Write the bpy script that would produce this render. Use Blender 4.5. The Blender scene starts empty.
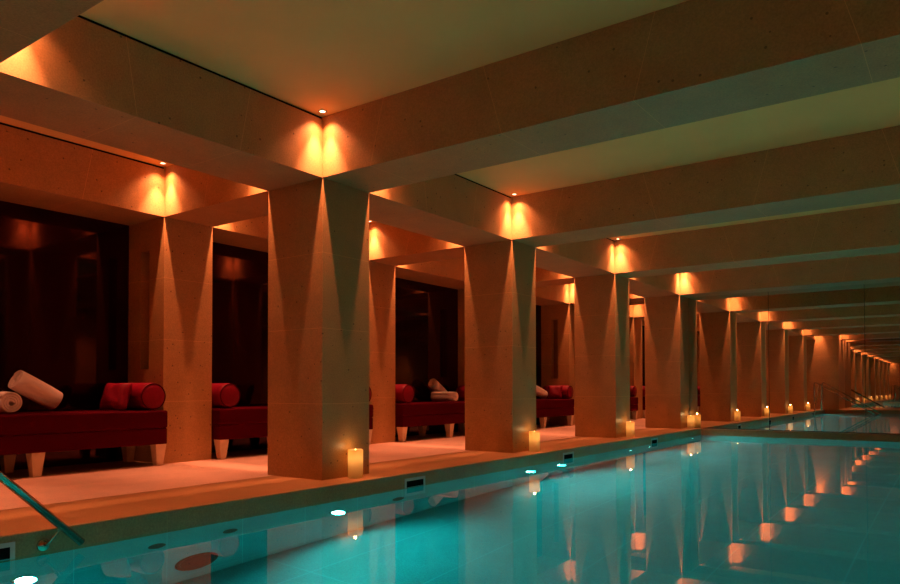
import bpy, bmesh, math, random
from mathutils import Vector, Matrix
random.seed(4)
C = bpy.context.scene.collection
R = math.radians

# ------------------------------------------------------------------ measures (metres)
H = 0.77; CX = 4.385                     # camera above the deck / from the column faces
P = 3.1233; Y1 = 4.2389; WY = 0.586; WX = 0.696
HT = 2.564; HC = 3.084                   # underside of beams / ceiling
XB = -2.329; XBK = -3.0                  # pier faces / panelling at the back of the alcoves
YM = 14.145; XE = 0.27                   # mirror wall / pool edge
ZW = -0.125; ZP = -1.42                  # water level / pool floor
XR = 7.0; XWR = 7.9                      # far pool edge / wall on the far side
YN = -0.75; YB = -2.5; XN = 0.74                    # pool's near edge / mirror behind the camera
COLY = [Y1 + k * P for k in range(-1, 4)]

# ------------------------------------------------------------------ materials
def nt(name):
    m = bpy.data.materials.new(name); m.use_nodes = True
    n = m.node_tree.nodes; b = n['Principled BSDF']
    return m, n, m.node_tree.links, b

def plain(name, col, rough=0.5, metal=0.0, emit=None, strength=0.0, spec=0.5, bump=0.0, scale=60.0, vary=0.0):
    m, n, l, b = nt(name)
    b.inputs['Base Color'].default_value = (*col, 1); b.inputs['Roughness'].default_value = rough
    b.inputs['Metallic'].default_value = metal; b.inputs['Specular IOR Level'].default_value = spec
    if emit:
        b.inputs['Emission Color'].default_value = (*emit, 1); b.inputs['Emission Strength'].default_value = strength
    if bump or vary:
        g = n.new('ShaderNodeNewGeometry'); t = n.new('ShaderNodeTexNoise')
        t.inputs['Scale'].default_value = scale; t.inputs['Detail'].default_value = 4
        l.new(g.outputs['Position'], t.inputs['Vector'])
        if bump:
            bp = n.new('ShaderNodeBump'); bp.inputs['Strength'].default_value = bump; bp.inputs['Distance'].default_value = 0.01
            l.new(t.outputs['Fac'], bp.inputs['Height']); l.new(bp.outputs['Normal'], b.inputs['Normal'])
        if vary:
            r = n.new('ShaderNodeValToRGB')
            r.color_ramp.elements[0].position = 0.3; r.color_ramp.elements[1].position = 0.7
            r.color_ramp.elements[0].color = (*[c * (1 - vary) for c in col], 1)
            r.color_ramp.elements[1].color = (*[min(1, c * (1 + vary)) for c in col], 1)
            l.new(t.outputs['Fac'], r.inputs['Fac']); l.new(r.outputs['Color'], b.inputs['Base Color'])
    return m

def stone(name, col, joints=(), rough=0.55, pits=True, jcol=1.5, jw=0.004, spec=0.4, noise=3.0):
    """limestone: soft clouds, fine grain, scattered dark pits, thin joints; joints = (axis, pitch, offset)"""
    m, n, l, b = nt(name)
    b.inputs['Roughness'].default_value = rough; b.inputs['Specular IOR Level'].default_value = spec
    g = n.new('ShaderNodeNewGeometry'); sep = n.new('ShaderNodeSeparateXYZ'); l.new(g.outputs['Position'], sep.inputs[0])
    t = n.new('ShaderNodeTexNoise'); t.inputs['Scale'].default_value = noise; t.inputs['Detail'].default_value = 8; t.inputs['Roughness'].default_value = 0.7
    l.new(g.outputs['Position'], t.inputs['Vector'])
    r = n.new('ShaderNodeValToRGB'); r.color_ramp.elements[0].position = 0.25; r.color_ramp.elements[1].position = 0.75
    r.color_ramp.elements[0].color = (*[c * 0.84 for c in col], 1); r.color_ramp.elements[1].color = (*[min(1, c * 1.12) for c in col], 1)
    l.new(t.outputs['Fac'], r.inputs['Fac'])
    out = r.outputs['Color']
    gr = n.new('ShaderNodeTexNoise'); gr.inputs['Scale'].default_value = 90; gr.inputs['Detail'].default_value = 3
    l.new(g.outputs['Position'], gr.inputs['Vector'])
    mr = n.new('ShaderNodeMapRange'); mr.inputs[1].default_value = 0.3; mr.inputs[2].default_value = 0.7
    mr.inputs[3].default_value = 0.80; mr.inputs[4].default_value = 1.14; l.new(gr.outputs['Fac'], mr.inputs[0])
    mx = n.new('ShaderNodeMix'); mx.data_type = 'RGBA'; mx.blend_type = 'MULTIPLY'; mx.inputs[0].default_value = 1
    l.new(out, mx.inputs[6]); l.new(mr.outputs[0], mx.inputs[7]); out = mx.outputs[2]
    if pits:
        v = n.new('ShaderNodeTexVoronoi'); v.inputs['Scale'].default_value = 13; l.new(g.outputs['Position'], v.inputs['Vector'])
        lt = n.new('ShaderNodeMath'); lt.operation = 'LESS_THAN'; lt.inputs[1].default_value = 0.11; l.new(v.outputs['Distance'], lt.inputs[0])
        sp = n.new('ShaderNodeSeparateColor'); l.new(v.outputs['Color'], sp.inputs[0])
        gt = n.new('ShaderNodeMath'); gt.operation = 'GREATER_THAN'; gt.inputs[1].default_value = 0.66; l.new(sp.outputs[0], gt.inputs[0])
        ml = n.new('ShaderNodeMath'); ml.operation = 'MULTIPLY'; l.new(lt.outputs[0], ml.inputs[0]); l.new(gt.outputs[0], ml.inputs[1])
        sc = n.new('ShaderNodeMath'); sc.operation = 'MULTIPLY'; sc.inputs[1].default_value = 0.7; l.new(ml.outputs[0], sc.inputs[0])
        mp = n.new('ShaderNodeMix'); mp.data_type = 'RGBA'; l.new(sc.outputs[0], mp.inputs[0]); l.new(out, mp.inputs[6])
        mp.inputs[7].default_value = (*[c * 0.12 for c in col], 1); out = mp.outputs[2]
    for jt in joints:
        ax, pitch, off = jt[:3]; src = sep.outputs['XYZ'.index(ax)]
        if len(jt) > 3:                     # slanted joint: leans by jt[3] metres per metre of height
            zz = n.new('ShaderNodeMath'); zz.operation = 'SUBTRACT'; l.new(sep.outputs[2], zz.inputs[0]); zz.inputs[1].default_value = HT
            z2 = n.new('ShaderNodeMath'); z2.operation = 'MULTIPLY'; l.new(zz.outputs[0], z2.inputs[0]); z2.inputs[1].default_value = jt[3]
            z3 = n.new('ShaderNodeMath'); z3.operation = 'SUBTRACT'; l.new(src, z3.inputs[0]); l.new(z2.outputs[0], z3.inputs[1]); src = z3.outputs[0]
        s = n.new('ShaderNodeMath'); s.operation = 'ADD'; s.inputs[1].default_value = -off + pitch * 50; l.new(src, s.inputs[0])
        md = n.new('ShaderNodeMath'); md.operation = 'MODULO'; md.inputs[1].default_value = pitch; l.new(s.outputs[0], md.inputs[0])
        c1 = n.new('ShaderNodeMath'); c1.operation = 'LESS_THAN'; c1.inputs[1].default_value = jw; l.new(md.outputs[0], c1.inputs[0])
        mj = n.new('ShaderNodeMix'); mj.data_type = 'RGBA'; l.new(c1.outputs[0], mj.inputs[0]); l.new(out, mj.inputs[6])
        mj.inputs[7].default_value = (*[min(1, c * jcol) for c in col], 1); out = mj.outputs[2]
    l.new(out, b.inputs['Base Color'])
    bp = n.new('ShaderNodeBump'); bp.inputs['Strength'].default_value = 0.08; bp.inputs['Distance'].default_value = 0.004
    l.new(gr.outputs['Fac'], bp.inputs['Height']); l.new(bp.outputs['Normal'], b.inputs['Normal'])
    return m

LIME = (0.44, 0.238, 0.092)
M = {}
M['column'] = stone('column_limestone', LIME, [('Z', 0.643, 0.643)], rough=0.42)
M['pier'] = stone('pier_limestone', LIME, [('Z', 0.643, 0.643)], rough=0.5)
M['beam'] = stone('beam_limestone', LIME, [('X', 2.2, 1.775, -0.29), ('X', 2.2, 2.74, 0.27)], rough=0.55)
M['longbeam'] = stone('long_beam_limestone', LIME, [('Y', P, 2.566, -0.16), ('Y', P, 3.388, 0.19)], rough=0.55)
M['wall'] = stone('wall_limestone', LIME, [('Z', 0.643, 0.643)], rough=0.55)
M['deck'] = stone('deck_limestone', (0.66, 0.40, 0.31), [('X', 0.85, -0.62)], rough=0.4, pits=False, jcol=0.55, jw=0.005)
M['coping'] = stone('coping_limestone', (0.36, 0.18, 0.075), [('Y', 0.585, 0.29)], rough=0.42, pits=False, jcol=1.2, jw=0.004)
M['farwall'] = plain('brown_render', (0.34, 0.19, 0.07), 0.8, spec=0.1, vary=0.06, scale=3)
M['ceiling'] = plain('ceiling_paint', (0.88, 0.55, 0.20), 0.8, spec=0.1, vary=0.03, scale=2)
M['pooltile'] = stone('pool_tile', (0.06, 0.58, 0.58), [('Y', 0.585, 0.29), ('Z', 0.6, -0.725)], rough=0.5, pits=False, jcol=1.25, jw=0.006, noise=1.5)
M['poolfloor'] = stone('pool_floor_tile', (0.05, 0.56, 0.60), [('X', 0.745, 3.75), ('Y', 2.98, 0.4)], rough=0.5, pits=False, jcol=1.18, jw=0.012, noise=1.2)
M['crimson'] = plain('crimson_velvet', (0.065, 0.0002, 0.005), 0.8, spec=0.03, bump=0.15, scale=240, vary=0.12)
M['crimson'].node_tree.nodes['Principled BSDF'].inputs['Sheen Weight'].default_value = 0.08
M['crimson'].node_tree.nodes['Principled BSDF'].inputs['Sheen Tint'].default_value = (0.9, 0.05, 0.1, 1)
M['satin'] = plain('crimson_satin', (0.19, 0.0008, 0.014), 0.55, spec=0.15, bump=0.2, scale=30, vary=0.1)
M['towel'] = plain('white_terry', (0.80, 0.66, 0.64), 0.95, spec=0.05, bump=0.6, scale=350, vary=0.06)
M['legwood'] = plain('pale_wood', (0.72, 0.56, 0.40), 0.45, vary=0.08, scale=14)
M['chrome'] = plain('polished_steel', (0.44, 0.36, 0.26), 0.15, 1.0)
M['brushed'] = plain('brushed_steel', (0.45, 0.45, 0.42), 0.35, 1.0)
M['black'] = plain('black_void', (0.004, 0.004, 0.004), 0.9, spec=0.05)
M['lens'] = plain('lamp_lens', (1, 0.85, 0.7), 0.4, emit=(1, 0.62, 0.36), strength=9)
M['trimring'] = plain('lamp_trim', (0.55, 0.42, 0.3), 0.4)
M['uwlens'] = plain('underwater_lens', (0.8, 1, 1), 0.3, emit=(0.75, 1, 0.92), strength=14)
M['flame'] = plain('flame', (1, 0.7, 0.3), 0.5, emit=(1, 0.66, 0.25), strength=4)
M['bronze'] = plain('dark_bronze', (0.10, 0.09, 0.07), 0.4, 1.0)
M['recess'] = plain('slot_shade', (0.20, 0.11, 0.06), 0.6, vary=0.1, scale=20)  # darker than the pier stone: shade inside the slot put into the colour
M['wick'] = plain('wick', (0.03, 0.02, 0.015), 0.9)
M['lacquer'] = None

def lacquer():
    m, n, l, b = nt('maroon_lacquer_panel')
    b.inputs['Roughness'].default_value = 0.06; b.inputs['Specular IOR Level'].default_value = 0.32
    b.inputs['Specular Tint'].default_value = (1, 0.4, 0.4, 1)
    g = n.new('ShaderNodeNewGeometry'); sep = n.new('ShaderNodeSeparateXYZ'); l.new(g.outputs['Position'], sep.inputs[0])
    fac = None
    for ax, pitch, off in (('Y', 0.62, 0.1), ('Z', 0.85, 0.05)):
        s = n.new('ShaderNodeMath'); s.operation = 'ADD'; s.inputs[1].default_value = -off + pitch * 40; l.new(sep.outputs['XYZ'.index(ax)], s.inputs[0])
        md = n.new('ShaderNodeMath'); md.operation = 'MODULO'; md.inputs[1].default_value = pitch; l.new(s.outputs[0], md.inputs[0])
        c1 = n.new('ShaderNodeMath'); c1.operation = 'LESS_THAN'; c1.inputs[1].default_value = 0.006; l.new(md.outputs[0], c1.inputs[0])
        if fac is None: fac = c1.outputs[0]
        else:
            a = n.new('ShaderNodeMath'); a.operation = 'MAXIMUM'; l.new(fac, a.inputs[0]); l.new(c1.outputs[0], a.inputs[1]); fac = a.outputs[0]
    mj = n.new('ShaderNodeMix'); mj.data_type = 'RGBA'; l.new(fac, mj.inputs[0])
    mj.inputs[6].default_value = (0.008, 0.0006, 0.0015, 1); mj.inputs[7].default_value = (0.004, 0.001, 0.001, 1)
    l.new(mj.outputs[2], b.inputs['Base Color'])
    return m
M['lacquer'] = lacquer()

def mirror_mat():
    m, n, l, b = nt('mirror_glass')
    b.inputs['Base Color'].default_value = (0.80, 0.78, 0.72, 1); b.inputs['Metallic'].default_value = 1; b.inputs['Roughness'].default_value = 0.0
    return m
M['mirror'] = mirror_mat()

def water_mat():
    m = bpy.data.materials.new('pool_water'); m.use_nodes = True
    n = m.node_tree.nodes; l = m.node_tree.links; n.remove(n['Principled BSDF'])
    tr = n.new('ShaderNodeBsdfRefraction'); tr.inputs['Color'].default_value = (0.70, 0.98, 0.96, 1); tr.inputs['Roughness'].default_value = 0.0; tr.inputs['IOR'].default_value = 1.33
    gl = n.new('ShaderNodeBsdfGlossy'); gl.inputs['Roughness'].default_value = 0.0; gl.inputs[0].default_value = (1, 1, 1, 1)
    fr = n.new('ShaderNodeFresnel'); fr.inputs['IOR'].default_value = 1.33
    g = n.new('ShaderNodeNewGeometry'); t = n.new('ShaderNodeTexNoise'); t.inputs['Scale'].default_value = 1.3; t.inputs['Detail'].default_value = 2
    l.new(g.outputs['Position'], t.inputs['Vector'])
    bp = n.new('ShaderNodeBump'); bp.inputs['Strength'].default_value = 0.01; bp.inputs['Distance'].default_value = 0.08
    l.new(t.outputs['Fac'], bp.inputs['Height']); l.new(bp.outputs['Normal'], gl.inputs['Normal'])
    mx = n.new('ShaderNodeMixShader'); l.new(fr.outputs[0], mx.inputs[0]); l.new(tr.outputs[0], mx.inputs[1]); l.new(gl.outputs[0], mx.inputs[2])
    l.new(mx.outputs[0], n['Material Output'].inputs[0])
    return m
M['water'] = water_mat()

def wax_mat():
    m = bpy.data.materials.new('candle_wax'); m.use_nodes = True
    n = m.node_tree.nodes; l = m.node_tree.links; b = n['Principled BSDF']
    b.inputs['Base Color'].default_value = (0.80, 0.62, 0.36, 1); b.inputs['Roughness'].default_value = 0.5
    tl = n.new('ShaderNodeBsdfTranslucent'); tl.inputs[0].default_value = (0.95, 0.66, 0.30, 1)
    mx = n.new('ShaderNodeMixShader'); mx.inputs[0].default_value = 0.6
    l.new(b.outputs[0], mx.inputs[1]); l.new(tl.outputs[0], mx.inputs[2]); l.new(mx.outputs[0], n['Material Output'].inputs[0])
    return m
M['wax'] = wax_mat()

# ------------------------------------------------------------------ mesh helpers
def bm_box(bm, x0, x1, y0, y1, z0, z1):
    vs = [bm.verts.new(p) for p in ((x0,y0,z0),(x1,y0,z0),(x1,y1,z0),(x0,y1,z0),(x0,y0,z1),(x1,y0,z1),(x1,y1,z1),(x0,y1,z1))]
    for f in ((3,2,1,0),(4,5,6,7),(0,1,5,4),(1,2,6,5),(2,3,7,6),(3,0,4,7)): bm.faces.new([vs[i] for i in f])
    return vs

def bm_tube(bm, pts, rad, seg=14, cap=True):
    pts = [Vector(p) for p in pts]; rings = []
    up = Vector((0.13, 0.31, 0.94)).normalized()
    for i, p in enumerate(pts):
        d = (pts[min(i+1, len(pts)-1)] - pts[max(i-1, 0)]).normalized()
        a = d.cross(up)
        if a.length < 1e-3: a = d.cross(Vector((1, 0, 0)))
        a.normalize(); b = d.cross(a)
        r = rad[i] if isinstance(rad, (list, tuple)) else rad
        rings.append([bm.verts.new(p + (a*math.cos(t) + b*math.sin(t)) * r) for t in (2*math.pi*k/seg for k in range(seg))])
    for A, B in zip(rings, rings[1:]):
        for k in range(seg): bm.faces.new((A[k], A[(k+1) % seg], B[(k+1) % seg], B[k]))
    if cap: bm.faces.new(list(reversed(rings[0]))); bm.faces.new(rings[-1])

def bm_lathe(bm, prof, seg=28, mat=None, close=True):
    """prof = [(r, z)] turned about Z, then moved by mat"""
    rings = []
    for r, z in prof:
        if r < 1e-6: rings.append([bm.verts.new((0, 0, z))])
        else: rings.append([bm.verts.new((r*math.cos(2*math.pi*k/seg), r*math.sin(2*math.pi*k/seg), z)) for k in range(seg)])
    for A, B in zip(rings, rings[1:]):
        for k in range(seg):
            a0, a1 = A[k % len(A)], A[(k+1) % seg % len(A)]; b0, b1 = B[k % len(B)], B[(k+1) % seg % len(B)]
            f = [v for i, v in enumerate((a0, a1, b1, b0)) if v not in (a0, a1, b1, b0)[:i]]
            if len(f) > 2: bm.faces.new(f)
    if mat is not None: bmesh.ops.transform(bm, matrix=mat, verts=[v for ring in rings for v in ring])

def obj(name, bm, mat, parent=None, loc=(0,0,0), smooth=False, bevel=0.0, seg=2):
    bmesh.ops.recalc_face_normals(bm, faces=bm.faces)
    me = bpy.data.meshes.new(name); bm.to_mesh(me); bm.free()
    me.materials.append(mat)
    if smooth:
        for p in me.polygons: p.use_smooth = True
    o = bpy.data.objects.new(name, me); C.objects.link(o); o.location = loc
    if parent: o.parent = parent
    if bevel:
        b = o.modifiers.new('bevel', 'BEVEL'); b.width = bevel; b.segments = seg; b.limit_method = 'ANGLE'
        if smooth: o.modifiers.new('wn', 'WEIGHTED_NORMAL')
    return o

def box(name, b6, mat, parent=None, bevel=0.0, seg=2, smooth=False):
    bm = bmesh.new(); bm_box(bm, *b6); return obj(name, bm, mat, parent, bevel=bevel, seg=seg, smooth=smooth)

def tag(o, label, cat, group=None, kind=None):
    o['label'] = label; o['category'] = cat
    if group: o['group'] = group
    if kind: o['kind'] = kind
    return o

def thing(name, label, cat, loc=(0,0,0), group=None, kind=None):
    o = bpy.data.objects.new(name, None); C.objects.link(o); o.location = loc; o.empty_display_size = 0.1
    return tag(o, label, cat, group, kind)

def struct(o, label=None):
    o['kind'] = 'structure'
    if label: o['label'] = label
    return o

def dup(root, loc, rotz=0.0, label=None, group=None):
    r = root.copy(); C.objects.link(r); r.location = loc; r.rotation_euler = (0, 0, rotz)
    if label: r['label'] = label
    if group: r['group'] = group
    for ch in list(root.children):
        c = ch.copy(); C.objects.link(c); c.parent = r
        if ch.data and ch.type == 'LIGHT': c.data = ch.data
        for g in ch.children:
            d = g.copy(); C.objects.link(d); d.parent = c
    return r

# ------------------------------------------------------------------ room shell
struct(box('floor', (XBK - 0.1, -0.62, YB, YM, -0.2, 0.0), M['deck']), 'pale stone deck between the columns and the alcoves')
struct(box('trim_1', (-0.62, XE, YB, YM, -0.2, 0.0), M['coping'], bevel=0.006), 'stone coping along the edge of the pool')
struct(box('trim_2', (XE, XWR, YB, YN, -0.2, 0.0), M['coping'], bevel=0.006), 'stone coping at the near end of the pool')
struct(box('trim_3', (XR, XWR, YN, YM, -0.2, 0.0), M['coping'], bevel=0.006), 'stone coping on the far side of the pool')
struct(box('trim_4', (XE, XR, YM - 0.16, YM + 0.012, -0.2, -0.008), M['coping'], bevel=0.006), 'low stone ledge under the mirror wall')
struct(box('floor_pool', (XE - 0.2, XR + 0.2, YN - 0.2, YM + 0.2, ZP - 0.1, ZP), M['poolfloor']), 'tiled floor of the pool')
struct(box('wall_pool_left', (XE - 0.2, XE - 0.003, YN - 0.2, YM + 0.2, ZP, -0.2), M['pooltile']), 'tiled pool side below the columns')
struct(box('wall_pool_right', (XR + 0.003, XR + 0.2, YN - 0.2, YM + 0.2, ZP, -0.2), M['pooltile']), 'tiled pool side opposite the columns')
struct(box('wall_pool_far', (XE, XR, YM - 0.157, YM + 0.04, ZP, -0.2), M['pooltile']), 'tiled pool end below the mirror')
struct(box('wall_pool_near', (XE, XR, YN - 0.2, YN - 0.003, ZP, -0.2), M['pooltile']), 'tiled pool end by the steps')
struct(box('ceiling', (XBK - 0.2, XWR + 0.1, YB - 0.1, YM + 0.1, HC, HC + 0.15), M['ceiling']), 'pale painted ceiling between the beams')
struct(box('wall_right', (XWR, XWR + 0.15, YB - 0.1, YM + 0.1, -0.2, HC), M['farwall']), 'brown rendered wall across the pool')
struct(box('wall_back', (XBK - 0.1, XBK, -0.75, YM, 0.0, HT + 0.02), M['lacquer']), 'dark maroon lacquered panelling at the back of the alcoves')
struct(box('wall_far', (XBK - 0.2, XWR + 0.1, YM + 0.012, YM + 0.2, -0.2, HC), M['black']), 'end wall behind the mirror panels')
struct(box('wall_near', (XBK - 0.2, XWR + 0.1, YB - 0.2, YB - 0.012, -0.2, HC), M['black']), 'wall behind the near mirror panels')
# solid block of wall closing the deck behind the camera
struct(box('wall_left', (XBK - 0.1, XN, YB, YN, 0.0, HC), M['wall']), 'stone wall block beside the pool steps')
# soffit and back beam over the alcoves
struct(box('trim_5', (XBK - 0.1, XB, YN, YM, HT, HC - 0.022), M['longbeam']), 'stone beam and soffit over the alcoves')

# mirror panels
joints = [-3.0, -1.52, -0.026, 1.47, 3.018, 4.56, 6.1, XWR]
for i in range(len(joints) - 1):
    a, b = joints[i] + 0.004, joints[i+1] - 0.004
    zb = 0.0
    o = box('mirror_panel', (a, b, YM, YM + 0.010, zb + 0.002, HC - 0.002), M['mirror'])
    nm = ['behind the alcove end of the deck', 'behind the deck beside the far column', 'starting at the edge of the far column',
          'second along from the far column', 'third along, at the right edge of the view', 'fourth along from the far column', 'last along against the opposite wall'][i]
    tag(o, 'tall mirror panel on the far wall, ' + nm, 'mirror', 'mirror panels of the far wall')
nj = [XN, 3.7, 5.8, XWR]
for i in range(3):
    o = box('mirror_panel', (nj[i] + 0.004, nj[i+1] - 0.004, YB - 0.010, YB, 0.002, HC - 0.002), M['mirror'])
    tag(o, 'tall mirror panel on the near end wall, ' + ['next to the stone wall block', 'middle one of three', 'next to the wall opposite the columns'][i], 'mirror', 'mirror panels of the near wall')

# ------------------------------------------------------------------ columns, piers, beams
ORD = ['seen only in the far mirror, nearest the end wall', 'nearest the camera, widest in the photo', 'second from the camera, between the two middle daybeds',
       'third from the camera, in front of the far daybed', 'against the mirror wall at the far end']
SHORT = ['column behind the view', 'nearest column', 'second column', 'third column', 'far column at the mirror']
for k, y in enumerate(COLY):
    ye = min(y + WY, YM - 0.002)
    o = box('column', (-WX, 0, y, ye, 0.0, HT), M['column'], bevel=0.004)
    tag(o, 'square limestone column ' + ORD[k], 'column', 'limestone columns by the pool', 'thing')
    # cross beam over deck and pool
    o = box('ceiling_beam', (XB, XWR, y, ye, HT, HC - 0.001), M['beam'], bevel=0.003)
    tag(o, 'limestone ceiling beam crossing the pool from the ' + SHORT[k], 'beam', 'beams across the ceiling', 'thing')
o = box('ceiling_beam', (XN, XWR, -2.008, -1.422, HT, HC - 0.001), M['beam'], bevel=0.003)
tag(o, 'limestone ceiling beam from the stone wall block, seen only in the mirror', 'beam', 'beams across the ceiling', 'thing')

def long_beam(y0, y1, label):
    t = thing('ceiling_beam', label, 'beam', (0, y0, HT), 'beams along the column tops', 'thing')
    L = y1 - y0; z1 = HC - HT - 0.001
    bm = bmesh.new(); bm_box(bm, -WX, -0.03, 0, L, 0, z1); bm_box(bm, -0.03, 0, 0, L, 0, z1 - 0.022)
    obj('beam_body', bm, M['longbeam'], t)
    box('air_slot', (-0.03, -0.012, 0.0, L, z1 - 0.0215, z1), M['black'], t)
    return t
segs = [(YN, COLY[0])] + [(COLY[k] + WY, COLY[k+1]) for k in range(4)]
for (a, b), nm in zip(segs, ['from the end wall to the column behind the view', 'from the left edge of the photo to the nearest column',
                             'between the nearest and the second column', 'between the second and the third column', 'between the third column and the far column']):
    long_beam(a + 0.001, b - 0.001, 'limestone beam along the columns ' + nm)
# dark air slot above the back beam
for a, b in segs:
    struct(box('trim_6', (XB - 0.3, XB - 0.01, a + 0.002, b - 0.002, HC - 0.0215, HC - 0.001), M['black']), 'dark air slot above the alcove beam')

def pier(y, ye, label):
    """stone pier between two alcoves with a tall slot recess in the side that faces the camera"""
    bm = bmesh.new()
    x0, x1 = XBK + 0.001, XB; sx0, sx1, sz0, sz1, dp = -2.76, -2.60, 0.985, 2.245, 0.12
    if ye - y > 0.3:
        xs = [x0, sx0, sx1, x1]; zs = [0, sz0, sz1, HT]
        g = [[bm.verts.new((x, y, z)) for z in zs] for x in xs]
        for i in range(3):
            for j in range(3):
                if (i, j) != (1, 1): bm.faces.new((g[i][j], g[i+1][j], g[i+1][j+1], g[i][j+1]))
        q = [g[1][1], g[2][1], g[2][2], g[1][2]]; r = [bm.verts.new((v.co.x, y + dp, v.co.z)) for v in q]
        for i in range(4): bm.faces.new((q[i], q[(i+1) % 4], r[(i+1) % 4], r[i]))
        B = {(i, j): bm.verts.new((x, ye, z)) for i, x in ((0, x0), (3, x1)) for j, z in ((0, 0), (3, HT))}
        bm.faces.new((B[0,0], B[3,0], B[3,3], B[0,3]))
        bm.faces.new([g[0][j] for j in range(4)] + [B[0,3], B[0,0]]); bm.faces.new([g[3][j] for j in range(4)] + [B[3,3], B[3,0]])
        bm.faces.new([g[i][0] for i in range(4)] + [B[3,0], B[0,0]]); bm.faces.new([g[i][3] for i in range(4)] + [B[3,3], B[0,3]])
    else:
        bm_box(bm, x0, x1, y, ye, 0, HT)
    o = obj('alcove_pier', bm, M['pier'])
    if ye - y > 0.3: box('slot_shade', (sx0, sx1, y + dp - 0.004, y + dp, sz0, sz1), M['recess'], o)  # thin dark panel painting the shade at the back of the slot
    return tag(o, label, 'pier', 'piers between the alcoves', 'thing')
PN = ['behind the view, seen only in the mirror', 'at the right end of the nearest daybed', 'behind the nearest column, right of the second daybed',
      'glimpsed between the second and third columns', 'touching the mirror wall behind the far column']
for k, y in enumerate(COLY):
    pier(y, min(y + WY, YM - 0.002), 'stone pier with a tall slot recess, ' + PN[k])

# ------------------------------------------------------------------ downlights
SPOT = bpy.data.lights.new('downlight_spot', 'SPOT')
SPOT.energy = 285; SPOT.color = (1, 0.34, 0.16); SPOT.spot_size = R(57); SPOT.spot_blend = 1.0; SPOT.shadow_soft_size = 0.012
HALO = bpy.data.lights.new('downlight_halo', 'SPOT')
HALO.energy = 42; HALO.color = (1, 0.32, 0.13); HALO.spot_size = R(115); HALO.spot_blend = 1.0; HALO.shadow_soft_size = 0.02
proto = [None]
def downlight(x, y, label, lamp=True):
    if proto[0] is None:
        t = thing('downlight', label, 'downlight', (x, y, HC), 'downlights in the ceiling corners')
        bm = bmesh.new(); bm_lathe(bm, [(0.024, -0.002), (0.024, -0.007), (0.036, -0.006), (0.038, -0.0005)], 24); obj('trim_ring', bm, M['trimring'], t, smooth=True)
        bm = bmesh.new(); bm_lathe(bm, [(0.0, -0.003), (0.0235, -0.003)], 20); obj('lens', bm, M['lens'], t)
        s = bpy.data.objects.new('spot', SPOT); C.objects.link(s); s.parent = t; s.location = (0, 0, -0.012)
        s = bpy.data.objects.new('halo', HALO); C.objects.link(s); s.parent = t; s.location = (0, 0, -0.014)
        proto[0] = t
    else:
        t = dup(proto[0], (x, y, HC), 0, label)
    return t
e = 0.09
for k, y in enumerate(COLY):
    n = SHORT[k]
    downlight(e, y - e, f'ceiling downlight over the pool at the near corner of the {n}')
    downlight(-WX - e, y - e, f'ceiling downlight over the deck at the near corner of the {n}')
    downlight(XB + e + 0.02, y - e, f'ceiling downlight over the deck before the pier level with the {n}')
    if k < 4:
        downlight(e, y + WY + e, f'ceiling downlight over the pool at the far corner of the {n}')
        downlight(-WX - e, y + WY + e, f'ceiling downlight over the deck at the far corner of the {n}')
        downlight(XB + e + 0.02, y + WY + e, f'ceiling downlight over the deck past the pier level with the {n}')
downlight(0.08, YN + 0.12, 'recessed ceiling downlight washing the stone wall block by the pool steps')
downlight(XN + e, -1.42 + e, 'recessed ceiling downlight at the corner of the stone wall block and beam')
downlight(XN + e, -2.008 - e, 'recessed ceiling downlight beside the stone wall block at the near mirror')

FILL_SPOT = bpy.data.lights.new('added_fill_spot', 'SPOT'); FILL_SPOT.energy = 1300; FILL_SPOT.color = (1, 0.36, 0.13); FILL_SPOT.spot_size = R(70); FILL_SPOT.spot_blend = 1.0; FILL_SPOT.shadow_soft_size = 0.03  # added warm fill, out of view, to brighten ceilings and pool-side faces
for k, y in enumerate(COLY):
    t = downlight(XWR - 0.6, y - 1.2, f'added unseen fill downlight over the opposite pool edge, level with the {SHORT[k]}')
    for ch in t.children:
        if ch.type == 'LIGHT' and ch.data == SPOT: ch.data = FILL_SPOT
# ------------------------------------------------------------------ daybeds
def legs_bm(w0, w1, h):
    bm = bmesh.new(); vs = []
    for w, z in ((w1, 0.0), (w0, h)):
        vs.append([bm.verts.new((sx*w, sy*w, z)) for sx, sy in ((-1,-1),(1,-1),(1,1),(-1,1))])
    a, b = vs
    for i in range(4): bm.faces.new((a[i], a[(i+1) % 4], b[(i+1) % 4], b[i]))
    bm.faces.new(a[::-1]); bm.faces.new(b)
    return bm

BL = 2.50                                 # daybed length; origin at its near front foot corner
def make_daybed(label):
    t = thing('daybed', label, 'daybed', (-2.205, 1.72, 0), 'crimson daybeds in the alcoves')
    box('mattress', (-0.70, 0.0, 0, BL, 0.378, 0.557), M['crimson'], t, bevel=0.022, seg=4, smooth=True)
    box('base', (-0.69, -0.006, 0.006, BL - 0.006, 0.215, 0.378), M['crimson'], t, bevel=0.012, seg=3, smooth=True)
    for lx in (-0.07, -0.62):
        for ly in (0.07, BL / 2, BL - 0.07):
            o = obj('leg', legs_bm(0.058, 0.036, 0.216), M['legwood'], t, loc=(lx, ly, 0), bevel=0.003)
    return t
db0 = make_daybed('long crimson daybed at the left edge of the photo, rolled towels and cushion on it')
beds = [(1, 'crimson daybed half hidden behind the nearest column, bolsters at its ends'),
        (2, 'crimson daybed between the nearest and second columns with two rolled towels'),
        (3, 'crimson daybed glimpsed between the second and third columns')]
BY = [1.72]
for k, lab in beds:
    y = COLY[k] + WY + 0.02; BY.append(y); dup(db0, (-2.205, y, 0), 0, lab)

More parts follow.
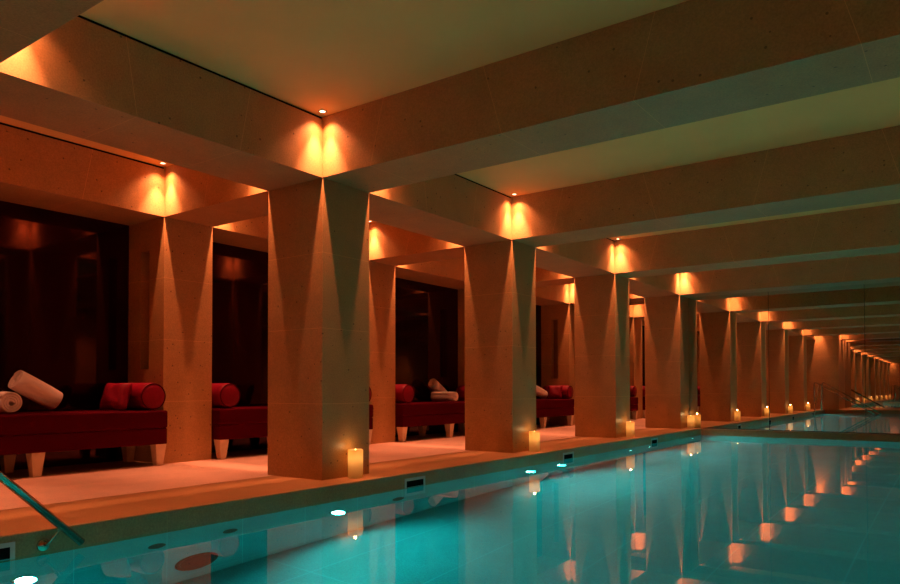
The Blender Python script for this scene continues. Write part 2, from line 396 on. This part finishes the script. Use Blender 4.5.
def make_bolster(label, y):
    t = thing('bolster', label, 'bolster', (-2.225, y, 0.557 + 0.1415), 'bolsters on the daybeds')
    r = 0.14
    bm = bmesh.new()
    prof = [(0, 0.008), (0.03, 0.002), (0.085, 0.0), (0.118, -0.008), (0.135, -0.03), (r, -0.07)] + [(r, -0.56)] + [(0.135, -0.60), (0.118, -0.622), (0.085, -0.63), (0.0, -0.63)]
    bm_lathe(bm, prof, 40, Matrix.Rotation(R(90), 4, 'Y'))
    obj('cover', bm, M['satin'], t, smooth=True)
    bm = bmesh.new()
    pts = [(-0.012, 0.128*math.cos(a), 0.128*math.sin(a)) for a in [2*math.pi*k/40 for k in range(41)]]
    bm_tube(bm, pts, 0.006, 8, cap=False); obj('piping', bm, M['crimson'], t, smooth=True)
    return t
bl0 = make_bolster('crimson bolster at the right end of the nearest daybed', 4.075)
for y, lab in ((5.00, 'crimson bolster at the left end of the daybed behind the nearest column'),
               (7.20, 'crimson bolster peeping out right of the nearest column'),
               (8.14, 'crimson bolster at the left end of the middle daybed'),
               (10.33, 'crimson bolster at the right end of the middle daybed, behind the second column'),
               (11.26, 'crimson bolster at the left end of the far daybed, hidden by the second column'),
               (13.46, 'crimson bolster at the right end of the far daybed by the third column')):
    dup(bl0, (-2.225, y, 0.557 + 0.1415), 0, lab)

def make_cushion(label, loc, size=0.30, th=0.13, tilt=0, rotz=0):
    bm = bmesh.new(); n = 14; top = {}; bot = {}
    for i in range(n + 1):
        for j in range(n + 1):
            u, v = 2*i/n - 1, 2*j/n - 1
            pin = 1 - 0.10 * (1 - u*u) * 0 - 0.07*(abs(u)**3*(1-abs(v)) + abs(v)**3*(1-abs(u))) * 1.2
            h = th * 0.5 * max(0, (1 - u**4)) ** 0.55 * max(0, (1 - v**4)) ** 0.55
            w = 0.006*math.sin(5*u + 3*v) * (1-u*u)*(1-v*v)
            x, z = u*size*0.5*pin, v*size*0.5*pin
            edge = i in (0, n) or j in (0, n)
            top[i, j] = bm.verts.new((x, h + w, z)); bot[i, j] = top[i, j] if edge else bm.verts.new((x, -h + w, z))
    for i in range(n):
        for j in range(n):
            bm.faces.new((top[i,j], top[i+1,j], top[i+1,j+1], top[i,j+1]))
            f = (bot[i,j], bot[i,j+1], bot[i+1,j+1], bot[i+1,j])
            if len(set(f)) > 2:
                try: bm.faces.new(f)
                except ValueError: pass
    o = obj('cushion', bm, M['satin'], None, loc=loc, smooth=True); o.rotation_euler = (tilt, 0, rotz)
    return tag(o, label, 'cushion', 'crimson cushions on the daybeds')
make_cushion('square crimson cushion leaning on the right bolster of the nearest daybed', (-2.45, 3.80, 0.557 + 0.143), 0.30, 0.15, R(-22), R(20))
make_cushion('square crimson cushion on the daybed behind the nearest column', (-2.55, 6.12, 0.557 + 0.143), 0.30, 0.15, R(-24), R(-10))
make_cushion('square crimson cushion leaning on the bolster of the far daybed', (-2.45, 13.18, 0.557 + 0.143), 0.30, 0.15, R(-22), R(20))

def make_towel(label, loc, rot, r=0.10, L=0.46):
    """terry towel rolled up: a spiral sheet with thickness"""
    bm = bmesh.new(); turns = 3.4; n = 110; th = r / turns * 0.55
    outer = []
    pr = []
    for i in range(n + 1):
        a = turns * 2 * math.pi * i / n; rr = 0.012 + (r - 0.012 - th) * i / n
        pr.append((rr * math.cos(a), rr * math.sin(a), (rr + th) * math.cos(a), (rr + th) * math.sin(a)))
    nx = 5
    rows = []
    for k in range(nx):
        x = -L * k / (nx - 1); s = 1.0 - 0.04 * (k in (0, nx - 1))
        rows.append([(bm.verts.new((x, p[0], p[1])), bm.verts.new((x, p[2]*s, p[3]*s))) for p in pr])
    for k in range(nx - 1):
        A, B = rows[k], rows[k+1]
        for i in range(n):
            bm.faces.new((A[i][0], A[i+1][0], B[i+1][0], B[i][0])); bm.faces.new((A[i][1], B[i][1], B[i+1][1], A[i+1][1]))
        for i in (0, n): bm.faces.new((A[i][0], B[i][0], B[i][1], A[i][1]))
    for k in (0, nx - 1):
        A = rows[k]
        for i in range(n): bm.faces.new((A[i][0], A[i][1], A[i+1][1], A[i+1][0]))
    o = obj('rolled_towel', bm, M['towel'], None, loc=loc, smooth=False); o.rotation_euler = rot
    for p in o.data.polygons: p.use_smooth = abs(p.normal.x) < 0.5
    return tag(o, label, 'towel', 'rolled white towels on the daybeds')
def lean(label, yu, zu, yl, zl, x, r=0.105, yaw=0):
    d = Vector((yaw, yl - yu, zl - zu)); L = d.length; d.normalize()
    rot = (-d).to_track_quat('X', 'Z').to_euler()     # mesh runs from its origin along -X
    return make_towel(label, (x, yu, zu), rot, r, L)
make_towel('rolled white towel lying flat at the left edge of the nearest daybed', (-2.30, 2.78, 0.557 + 0.100), (0, 0, 0), 0.10, 0.42)
lean('rolled white towel leaning on another roll on the nearest daybed', 2.86, 0.86, 3.22, 0.66, -2.43, 0.105, -0.02)
make_towel('rolled white towel lying flat on the middle daybed, spiral end to the front', (-2.25, 9.36, 0.557 + 0.085), (0, 0, 0), 0.085, 0.46)
lean('rolled white towel leaning over another roll on the middle daybed', 9.49, 0.87, 9.85, 0.65, -2.83, 0.095, 0.0)
lean('rolled white towel on the far daybed right of the second column', 12.15, 0.80, 12.62, 0.645, -2.45, 0.10, 0.05)

# ------------------------------------------------------------------ candles
CL = bpy.data.lights.new('candle_glow', 'POINT'); CL.energy = 0.4; CL.color = (1, 0.55, 0.2); CL.shadow_soft_size = 0.012
CI = bpy.data.lights.new('candle_inner', 'POINT'); CI.energy = 0.22; CI.color = (1, 0.62, 0.26); CI.shadow_soft_size = 0.01
def make_candle(label, loc):
    t = thing('pillar_candle', label, 'candle', loc, 'lit candles at the foot of the columns')
    r, h = 0.066, 0.245
    bm = bmesh.new(); bm_lathe(bm, [(0.0, 0.0), (r, 0.0), (r, h - 0.006), (r - 0.006, h), (r - 0.012, h - 0.004), (r - 0.02, h - 0.03), (0.0, h - 0.036)], 36)
    obj('wax', bm, M['wax'], t, smooth=False)
    bm = bmesh.new(); bm_tube(bm, [(0, 0, h - 0.037), (0.001, 0, h - 0.026), (0.003, 0, h - 0.017)], 0.0018, 8); obj('wick', bm, M['wick'], t)
    bm = bmesh.new(); bm_lathe(bm, [(0, h - 0.024), (0.006, h - 0.020), (0.0085, h - 0.012), (0.006, h - 0.002), (0.0, h + 0.008)], 14); obj('flame', bm, M['flame'], t, smooth=True)
    for d, z in ((CL, h + 0.022), (CI, h - 0.075)):
        s = bpy.data.objects.new('glow', d); C.objects.link(s); s.parent = t; s.location = (0.0, 0, z)
    return t
CY = [(COLY[1] + 0.31, 'nearest column'), (COLY[2] + 0.37, 'second column'), (COLY[3] + 0.36, 'third column'), (COLY[4] + 0.33, 'far column, beside its mirror image'), (COLY[0] + 0.38, 'column seen only in the mirror')]
c0 = None
for y, nm in CY:
    lab = 'lit ivory pillar candle at the foot of the ' + nm
    if c0 is None: c0 = make_candle(lab, (0.09, y, 0))
    else: dup(c0, (0.09, y, 0), 0, lab)

# ------------------------------------------------------------------ pool water, lamps and fittings
bm = bmesh.new(); vs = [bm.verts.new(p) for p in ((XE, YN, ZW), (XR, YN, ZW), (XR, YM - 0.16, ZW), (XE, YM - 0.16, ZW))]; bm.faces.new(vs)
wt = obj('pool_water', bm, M['water'])
if wt.data.polygons[0].normal.z < 0: wt.data.flip_normals()
tag(wt, 'still teal water filling the pool, mirroring the columns', 'water', None, 'stuff')

UW = bpy.data.lights.new('underwater_spot', 'SPOT'); UW.energy = 66; UW.color = (0.05, 0.86, 0.80); UW.spot_size = R(165); UW.spot_blend = 0.6; UW.shadow_soft_size = 0.05
def make_uw(label, y, z=-0.62):
    t = thing('underwater_lamp', label, 'lamp', (XE, y, z), 'underwater lamps in the pool side')
    rot = Matrix.Rotation(R(90), 4, 'Y')
    bm = bmesh.new(); bm_lathe(bm, [(0.038, 0.0), (0.040, 0.010), (0.052, 0.010), (0.056, 0.0)], 28, rot); obj('bezel', bm, M['chrome'], t, smooth=True)
    bm = bmesh.new(); bm_lathe(bm, [(0.0, 0.006), (0.038, 0.006)], 24, rot); obj('lens', bm, M['uwlens'], t)
    s = bpy.data.objects.new('beam', UW); C.objects.link(s); s.parent = t; s.location = (0.05, 0, 0); s.rotation_euler = (0, R(-78), 0)
    return t
u0 = make_uw('lit underwater lamp at the lower left by the handrail', 1.77)
for y, nm in ((4.11, 'left of the nearest candle'), (7.23, 'below the second column'), (8.01, 'just right of the second candle'),
              (10.375, 'below the third column'), (11.18, 'just right of the third candle'), (13.42, 'below the far column'), (0.60, 'behind the view by the steps')):
    dup(u0, (XE, y, -0.62), 0, 'lit underwater lamp in the pool side ' + nm)

def make_skimmer(label, y0, w=0.30):
    t = thing('skimmer', label, 'skimmer', (XE, y0, -0.10), 'square skimmers at the waterline')
    bm = bmesh.new(); d = 0.006; h = 0.055; b = 0.024
    for a in ((0, w, h - b, h), (0, w, -h, -h + b), (0, b, -h + b, h - b), (w - b, w, -h + b, h - b)):
        bm_box(bm, 0.0005, d, a[0], a[1], a[2], a[3])
    obj('frame', bm, M['brushed'], t)
    box('opening', (0.0005, 0.0025, b, w - b, -h + b, h - b), M['black'], t)
    return t
s0 = make_skimmer('square steel skimmer in the pool side right of the nearest candle', 5.0)
dup(s0, (XE, 8.14, -0.10), 0, 'square steel skimmer in the pool side right of the second candle')
dup(s0, (XE, 11.27, -0.10), 0, 'square steel skimmer in the pool side right of the third candle')
dup(s0, (XE, 1.435, -0.095), 0, 'square steel skimmer at the lower left corner by the handrail')

def make_inlet(label, y, z, r):
    t = thing('inlet', label, 'inlet', (XE, y, z), 'round fittings under water')
    rot = Matrix.Rotation(R(90), 4, 'Y')
    bm = bmesh.new(); bm_lathe(bm, [(r*0.78, 0.001), (r*0.8, 0.008), (r*0.97, 0.007), (r, 0.001)], 28, rot); obj('ring', bm, M['bronze'], t, smooth=True)
    bm = bmesh.new(); bm_lathe(bm, [(0, 0.004), (r*0.78, 0.004)], 24, rot); obj('grille', bm, M['darkgrille'], t)
    return t
M['darkgrille'] = plain('dark_grille', (0.02, 0.022, 0.02), 0.5)
for y, z, r, nm in ((2.56, -0.52, 0.06, 'small round underwater fitting right of the handrail'), (3.11, -0.52, 0.06, 'small round underwater fitting below the nearest column'),
                    (4.91, -0.645, 0.08, 'round underwater fitting left of the first skimmer'), (2.85, -1.10, 0.165, 'large dark round grille under water at the lower left')):
    make_inlet(nm, y, z, r)

for y, nm in zip((2.6, 5.7, 8.8, 11.9), ('first', 'second', 'third', 'fourth')):  # lamp copies added out of view to brighten the water
    dup(u0, (XR, y, -0.62), math.pi, f'added unseen underwater fill lamp in the opposite pool side, {nm} from the near end')
# ------------------------------------------------------------------ handrails
def bend(pts, r=0.12, n=6):
    pts = [Vector(p) for p in pts]; out = [pts[0]]
    for a, b, c in zip(pts, pts[1:], pts[2:]):
        p, q = b + (a - b).normalized()*r, b + (c - b).normalized()*r
        for i in range(n + 1):
            t = i / n; out.append(p*(1-t)**2 + b*2*t*(1-t) + q*t*t)
    out.append(pts[-1]); return out
t = thing('handrail', 'polished steel handrail sloping into the pool at the lower left', 'handrail', (0.36, 1.0, 0), 'handrails at the pool steps')
bm = bmesh.new(); pts = bend([(0.0, 1.045, -0.088), (0.0, 0.04, 0.90), (0.0, -0.45, 0.90), (0.0, -0.45, 0.0)], 0.10)
bm_tube(bm, pts, 0.0215, 18); obj('rail', bm, M['chrome'], t, smooth=True)
bm = bmesh.new(); bm_tube(bm, bend([(-0.088, 0.88, -0.085), (-0.045, 0.885, -0.075), (-0.012, 0.93, 0.005)], 0.03, 5), 0.007, 10); obj('bracket', bm, M['chrome'], t, smooth=True)
bm = bmesh.new(); bm_lathe(bm, [(0, 0.012), (0.03, 0.011), (0.036, 0.0), (0, 0)], 24, Matrix.Translation((-0.0895, 0.88, -0.085)) @ Matrix.Rotation(R(90), 4, 'Y')); obj('mount', bm, M['chrome'], t, smooth=True)
# foot of the near post stands on a step of the stair
for nm, y, x0, z0, x1, z1 in (('near', 0.29, 0.10, 1.0, 1.98, -0.14), ('by the wall', -0.50, 0.25, 1.0, 2.10, -0.14)):
    t = thing('handrail', f'steel stair handrail {nm}, seen only in the far mirror', 'handrail', (x0, y, 0), 'handrails at the pool steps')
    L = math.hypot(x1 - x0, z0 - z1)
    bm = bmesh.new(); bm_tube(bm, bend([(0, 0, 0), (0, 0, z0), (x1 - x0, 0, z1), (x1 - x0, 0, ZP + 0.05)], 0.09), 0.021, 16)
    obj('rail', bm, M['chrome'], t, smooth=True)
# stone steps down into the near end of the pool
for i in range(3):
    struct(box(f'trim_{7+i}', (XE, XE + 0.55 + 0.45*i, YN, 0.55, -0.55 - 0.3*i, -0.30 - 0.3*i), M['pooltile']), 'submerged stone step at the near end of the pool')

# ------------------------------------------------------------------ camera
cam = bpy.data.cameras.new('camera'); co = bpy.data.objects.new('camera', cam); C.objects.link(co)
cam.sensor_fit = 'HORIZONTAL'; cam.sensor_width = 36.0; cam.lens = 711.676 / 900 * 36.0
yaw, pitch, roll = 0.6247, 0.0204, -0.0018
co.matrix_world = Matrix.Translation((CX, 0, H)) @ Matrix.Rotation(yaw, 4, 'Z') @ Matrix.Rotation(math.pi/2 + pitch, 4, 'X') @ Matrix.Rotation(roll, 4, 'Z')
cam.shift_x = 0.0; cam.shift_y = (374.361 - 292) / 900
cam.clip_start = 0.02; cam.clip_end = 400
S = bpy.context.scene; S.camera = co

# ------------------------------------------------------------------ world and view
w = bpy.data.worlds.new('world'); S.world = w; w.use_nodes = True
w.node_tree.nodes['Background'].inputs[0].default_value = (0.02, 0.012, 0.008, 1); w.node_tree.nodes['Background'].inputs[1].default_value = 0.3
S.view_settings.view_transform = 'Standard'; S.view_settings.look = 'None'; S.view_settings.gamma = 1; S.view_settings.exposure = 0.0
S.view_settings.use_curve_mapping = False
cy = S.cycles
cy.max_bounces = 14; cy.diffuse_bounces = 5; cy.glossy_bounces = 10; cy.transmission_bounces = 6; cy.transparent_max_bounces = 16
cy.caustics_reflective = False; cy.caustics_refractive = True; cy.sample_clamp_indirect = 4.0; cy.blur_glossy = 0.0
cy.use_denoising = True
try: cy.denoiser = 'OPENIMAGEDENOISE'
except Exception: pass
